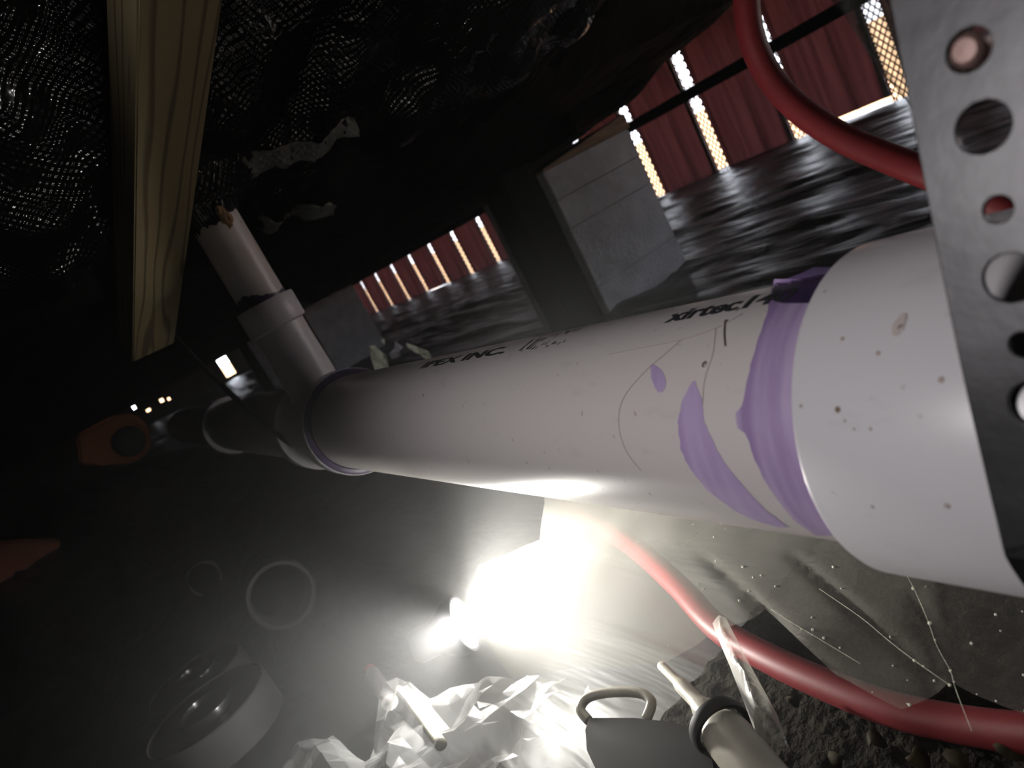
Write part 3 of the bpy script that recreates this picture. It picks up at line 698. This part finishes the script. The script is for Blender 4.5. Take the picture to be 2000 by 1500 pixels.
# dark rounded plate with loop handle
e = empty('hand_tool', atz(1260, 1450, -.41)); tag(e, 'dark grey flat tool with rounded corner and loop handle at the bottom edge', 'tool')
o2 = [(1150, 1402), (1240, 1402), (1310, 1410), (1362, 1424), (1385, 1450), (1400, 1540), (1230, 1560), (1185, 1520), (1160, 1495), (1146, 1465), (1143, 1425)]
up_ = [atz(x, y, -.392) for x, y in o2]; n = len(up_)
v = up_+[p-Vector((0, 0, .010)) for p in up_]
bm = bmesh.new(); vv = [bm.verts.new(p) for p in v]; bm.faces.new(vv[:n]); bm.faces.new(vv[n:][::-1])
for i in range(n): bm.faces.new((vv[i], vv[n+i], vv[n+(i+1) % n], vv[(i+1) % n]))
bmesh.ops.bevel(bm, geom=[e_ for e_ in bm.edges if e_.calc_face_angle(0) > .6], offset=.0015, segments=2, affect='EDGES')
epart(from_bm('plate', bm, M['grey_black']), e)
epart(tube('loop_handle', [atz(1150, 1408, -.396), atz(1134, 1385, -.392), atz(1150, 1362, -.390), atz(1195, 1352, -.389), atz(1250, 1354, -.389), atz(1272, 1372, -.391), atz(1262, 1405, -.396)], .0042, M['tube_grey'], None, 12), e)
# rolls of tape
def tape_roll(px, py, R_, h, label):
    c = atz(px, py, -.415); c.z = GZ+.012; e = empty('tape_roll', c); tag(e, label, 'tape roll', 'tape rolls on the black sheet')
    epart(lathe('side_band', [(R_*.94, h-.004), (R_*.97, h), (R_, h-.002), (R_, .002), (R_*.97, 0), (R_*.5, 0)], M['tape_side'], None, c, (0, 0, 1), 64), e)
    epart(lathe('top_face', [(R_*.47, h-.010), (R_*.55, h-.006), (R_*.75, h-.007), (R_*.93, h-.004), (R_*.95, h-.002)], M['tape_top'], None, c, (0, 0, 1), 64), e)
    epart(lathe('core', [(R_*.36, h-.004), (R_*.38, h+.004), (R_*.45, h+.004), (R_*.47, h-.004), (R_*.47, .002), (R_*.36, .002)], M['tape_top'], None, c, (0, 0, 1), 48, closed=True), e)
tape_roll(425, 1415, .083, .052, 'dark-topped tape roll with pale side, the nearer of two')
tape_roll(392, 1335, .075, .040, 'dark tape roll half hidden behind the nearer roll')
# short dark pipe offcuts with their open ends facing out
def offcut(px, py, z, R_, L_, mat, label):
    c = atz(px, py, z); ax_ = (-ray(px, py)).normalized(); ax_ = (ax_*1.0+Vector((0, 0, -.12))).normalized()
    o = lathe('pipe_offcut', [(R_*.84, -L_), (R_*.84, -.002), (R_*.87, 0), (R_*.97, 0), (R_, -.003), (R_, -L_)], mat, None, c, ax_, 48, closed=True); tag(o, label, 'pipe offcut'); return o
M['offcut'] = pmat('dark_offcut', (.02, .02, .019), .5)
offcut(550, 1162, -.39, .058, .10, M['offcut'], 'short dark pipe offcut with ring-shaped open end left of the flashlight')
offcut(398, 1130, -.42, .040, .06, M['offcut'], 'smaller dark pipe offcut farther left on the black sheet')
# marker and pale stick
e = empty('marker_pen', atz(738, 1335, -.42)); tag(e, 'pale marker pen with red tip lying left of the flashlight', 'marker')
a_, b_ = atz(722, 1308, -.418), atz(762, 1372, -.418); d_ = (b_-a_); L_ = d_.length; d_.normalize()
epart(lathe('barrel', [(0, .012), (.0085, .012), (.0095, .016), (.0095, L_), (0, L_)], pmat('pen_barrel', (.42, .40, .40), .4), None, a_, d_, 24), e)
epart(lathe('tip', [(0, 0), (.006, 0), (.0075, .002), (.0075, .0125), (0, .0125)], pmat('pen_red', (.55, .10, .08), .5), None, a_, d_, 24), e)
tag(tube('stick', [atz(778, 1345, -.40), atz(815, 1390, -.402), atz(862, 1455, -.404)], [.004, .0055, .006], pmat('pale_stick', (.42, .40, .33), .5, var=.3, vscale=60), None, 12), 'pale thin stick poking out of the crumpled bag', 'stick')
# orange casings far left
def casing(name, pc, Y, pts, hole, thick, mat, label):
    c = aty(*pc, Y); e = empty(name, c); tag(e, label, 'tool case')
    bm = bmesh.new(); P = [aty(x, y, Y) for x, y in pts]; n_ = len(P)
    if hole:
        hc, hr = aty(hole[0], hole[1], Y), hole[2]*Y/F_PX*1.1
    fr = [bm.verts.new(p) for p in P]; bk = [bm.verts.new(p+Vector((0, thick, 0))) for p in P]
    bm.faces.new(fr); bm.faces.new(bk[::-1])
    for i in range(n_): bm.faces.new((fr[i], bk[i], bk[(i+1) % n_], fr[(i+1) % n_]))
    bmesh.ops.bevel(bm, geom=list(bm.edges), offset=.012, segments=3, affect='EDGES')
    epart(from_bm('shell', bm, mat), e)
    if hole:
        epart(lathe('grip_opening', [(0, -.004), (hr*.8, -.006), (hr, -.002), (hr, .03)], M['black'], None, hc-Vector((0, .006, 0)), (0, 1, 0), 32), e)
    return e
casing('tool_case', (225, 905), 3.3, [(148, 850), (215, 812), (262, 806), (290, 830), (296, 880), (262, 905), (200, 910), (155, 908)], (252, 862, 24), .16, M['orange'], 'dull orange tool case with dark grip opening, in the gloom at left')
casing('tool_case', (65, 1115), 3.0, [(-30, 1070), (40, 1062), (125, 1060), (118, 1088), (104, 1112), (20, 1108), (22, 1172), (-10, 1176)], None, .14, M['brown_orange'], 'dim brown-orange tool case at the left edge')
# pale scraps behind the pipe
def scrap(pts, Y, mat, label, lean=.05):
    P = [aty(x, y, Y) for x, y in pts]; y0 = min(p.z for p in P)
    P = [p+Vector((0, (p.z-y0)*lean+.012*fbm(p.x*30, p.z*30, 2), 0)) for p in P]
    bm = bmesh.new(); vv = [bm.verts.new(p) for p in P]; bm.faces.new(vv); bmesh.ops.triangulate(bm, faces=bm.faces)
    o = from_bm('foil_scrap', bm, mat); md = o.modifiers.new('thickness', 'SOLIDIFY'); md.thickness = .002; tag(o, label, 'scrap', 'pale scraps behind the pipe')
scrap([(722, 676), (733, 674), (741, 682), (736, 690), (746, 686), (754, 692), (762, 724), (734, 728), (726, 700)], 1.9, M['pale'], 'bright pale green scrap, tallest of the bits behind the pipe')
scrap([(744, 664), (751, 661), (752, 671), (746, 671)], 1.9, M['pale'], 'tiny pale fleck above the green scraps behind the pipe')
scrap([(758, 690), (770, 680), (772, 666), (788, 678), (780, 686), (782, 696), (768, 698), (766, 702)], 1.95, M['pale_grey'], 'lilac-grey torn scrap between the two pale green scraps')
scrap([(793, 670), (815, 676), (835, 686), (845, 702), (832, 704), (820, 692), (810, 688), (795, 678)], 1.85, M['pale'], 'curved pale green scrap touching the pipe edge')
# hanging sheet at upper right
bm = bmesh.new()
rows = [(-60, 1600, 1900), (0, 1622, 1900), (25, 1646, 1900), (60, 1668, 1900), (100, 1692, 1900), (150, 1728, 1900), (190, 1764, 1900), (208, 1780, 1900)]
g = []
for j, (y, xa, xb) in enumerate(rows):
    g.append([bm.verts.new(pxd(xa+(xb-xa)*i/14, y+6*math.sin(i*.9), 2.35+.04*math.sin(i*1.1+j*.5)+.02*fbm(i*.7, j*.6, 4))) for i in range(15)])
for j in range(len(rows)-1):
    for i in range(14): bm.faces.new((g[j][i], g[j][i+1], g[j+1][i+1], g[j+1][i]))
tag(from_bm('hanging_sheet', bm, M['drape'], None, True), 'grey plastic sheet hanging at upper right behind the steel strap', 'plastic sheet')

# soil and dead leaves at lower right
def soil_z(x, y): return GZ+.004+.006*abs(fbm(x*45, y*45, 6))+.012*math.exp(-(((x-.36)/.12)**2+((y-.27)/.14)**2))
so_ = height_grid('soil_patch', [.20+.0045*i for i in range(70)], [.08+.0045*i for i in range(90)], soil_z, M['soil']); tag(so_, 'dark crumbly soil at lower right beneath the clear sheet', 'soil', kind='stuff')
spots = [(1705, 1450, 1.0, 'yellowish dead leaf below the red ground tube'), (1640, 1482, .8, 'small brown leaf scrap at the bottom edge'), (1785, 1478, 1.1, 'olive dead leaf on the soil near the bottom edge'), (1880, 1480, 1.2, 'curled brown leaf at the lower right'), (1965, 1450, 1.5, 'rusty brown leaf at the end of the red ground tube'), (1550, 1365, .7, 'tan leaf crumb beside the plastic fold')]
for i, (px, py, s, lab) in enumerate(spots):
    c = atz(px, py, -.42); r = .007*s; v = [(c.x, c.y, c.z+.003)]; f = []; n = 12; ph = random.random()*6
    for k in range(n):
        a = 2*math.pi*k/n; rr = r*(.75+.35*math.cos(a+ph)+.2*random.random()); v.append((c.x+rr*math.cos(a), c.y+rr*math.sin(a), c.z+.004*math.sin(2*a+ph)))
    f = [(0, 1+k, 1+(k+1) % n) for k in range(n)]
    o = pydata('dead_leaf', v, f, M['leaf'], None, True); md = o.modifiers.new('thickness', 'SOLIDIFY'); md.thickness = .0006; tag(o, lab, 'leaf', 'dead leaves on the soil')
# spider threads with beads of water
def silk(pts, beads, lab):
    P = [atz(x, y, -.30) for x, y in pts]; e = empty('spider_thread', P[0]); tag(e, lab, 'spider thread', 'spider threads over the clear sheet')
    epart(tube('thread', P, .00013, M['pale'], None, 5, 4), e)
    for (x, y, r) in beads:
        bm = bmesh.new(); bmesh.ops.create_icosphere(bm, subdivisions=2, radius=r); c = atz(x, y, -.30)
        for v in bm.verts: v.co += c
        epart(from_bm('bead', bm, M['pale'], None, True), e)
silk([(1768, 1120), (1784, 1148), (1812, 1212), (1830, 1262), (1856, 1310), (1866, 1345), (1898, 1428)], [(1784, 1149, .0011), (1816, 1217, .0011), (1826, 1250, .0006), (1856, 1310, .0007)], 'beaded spider thread hanging from the underside of the coupling')
silk([(1506, 1190), (1543, 1214), (1590, 1242), (1640, 1272), (1680, 1296)], [(1543, 1214, .0005), (1565, 1229, .0005), (1586, 1240, .0005)], 'spider thread slanting over the red ground tube, the upper left one')
silk([(1600, 1150), (1680, 1205), (1734, 1250), (1786, 1290), (1855, 1338)], [(1786, 1290, .0008), (1803, 1301, .0005), (1855, 1338, .0008)], 'spider thread slanting to meet the beaded thread from the left')

# ================================================================== GLARE HAZE
hz = box('glare_haze', (-2.7, -2.1, -.61), (4.05, 17.1, .475), None); tag(hz, 'thin haze added in the crawlspace air, imitating lens glare round the flashlight', 'haze', kind='stuff')
m, nt, b, out = new_mat('glare_air'); nt.nodes.remove(b)
vsn = N(nt, 'ShaderNodeVolumeScatter'); vsn.inputs['Color'].default_value = (.95, .95, .93, 1); vsn.inputs['Anisotropy'].default_value = .1
# haze imitating lens glare round the flashlight: thickest there, thinning out with distance
geo = N(nt, 'ShaderNodeNewGeometry'); dst = N(nt, 'ShaderNodeVectorMath', operation='DISTANCE'); dst.inputs[1].default_value = LED
nt.links.new(geo.outputs['Position'], dst.inputs[0])
def mth(op, a, b):
    n_ = N(nt, 'ShaderNodeMath', operation=op)
    for k_, q_ in enumerate((a, b)):
        if isinstance(q_, (int, float)): n_.inputs[k_].default_value = q_
        elif q_ is not None: nt.links.new(q_, n_.inputs[k_])
    return n_.outputs[0]
r2 = mth('POWER', mth('DIVIDE', dst.outputs['Value'], .25), 2.0)
den = mth('ADD', mth('MULTIPLY', mth('POWER', 2.71828, mth('MULTIPLY', r2, -1.0)), .72), .004)
nt.links.new(den, vsn.inputs['Density'])
nt.links.new(vsn.outputs[0], out.inputs['Volume']); hz.data.materials.append(m)
m.cycles.volume_step_rate = .25
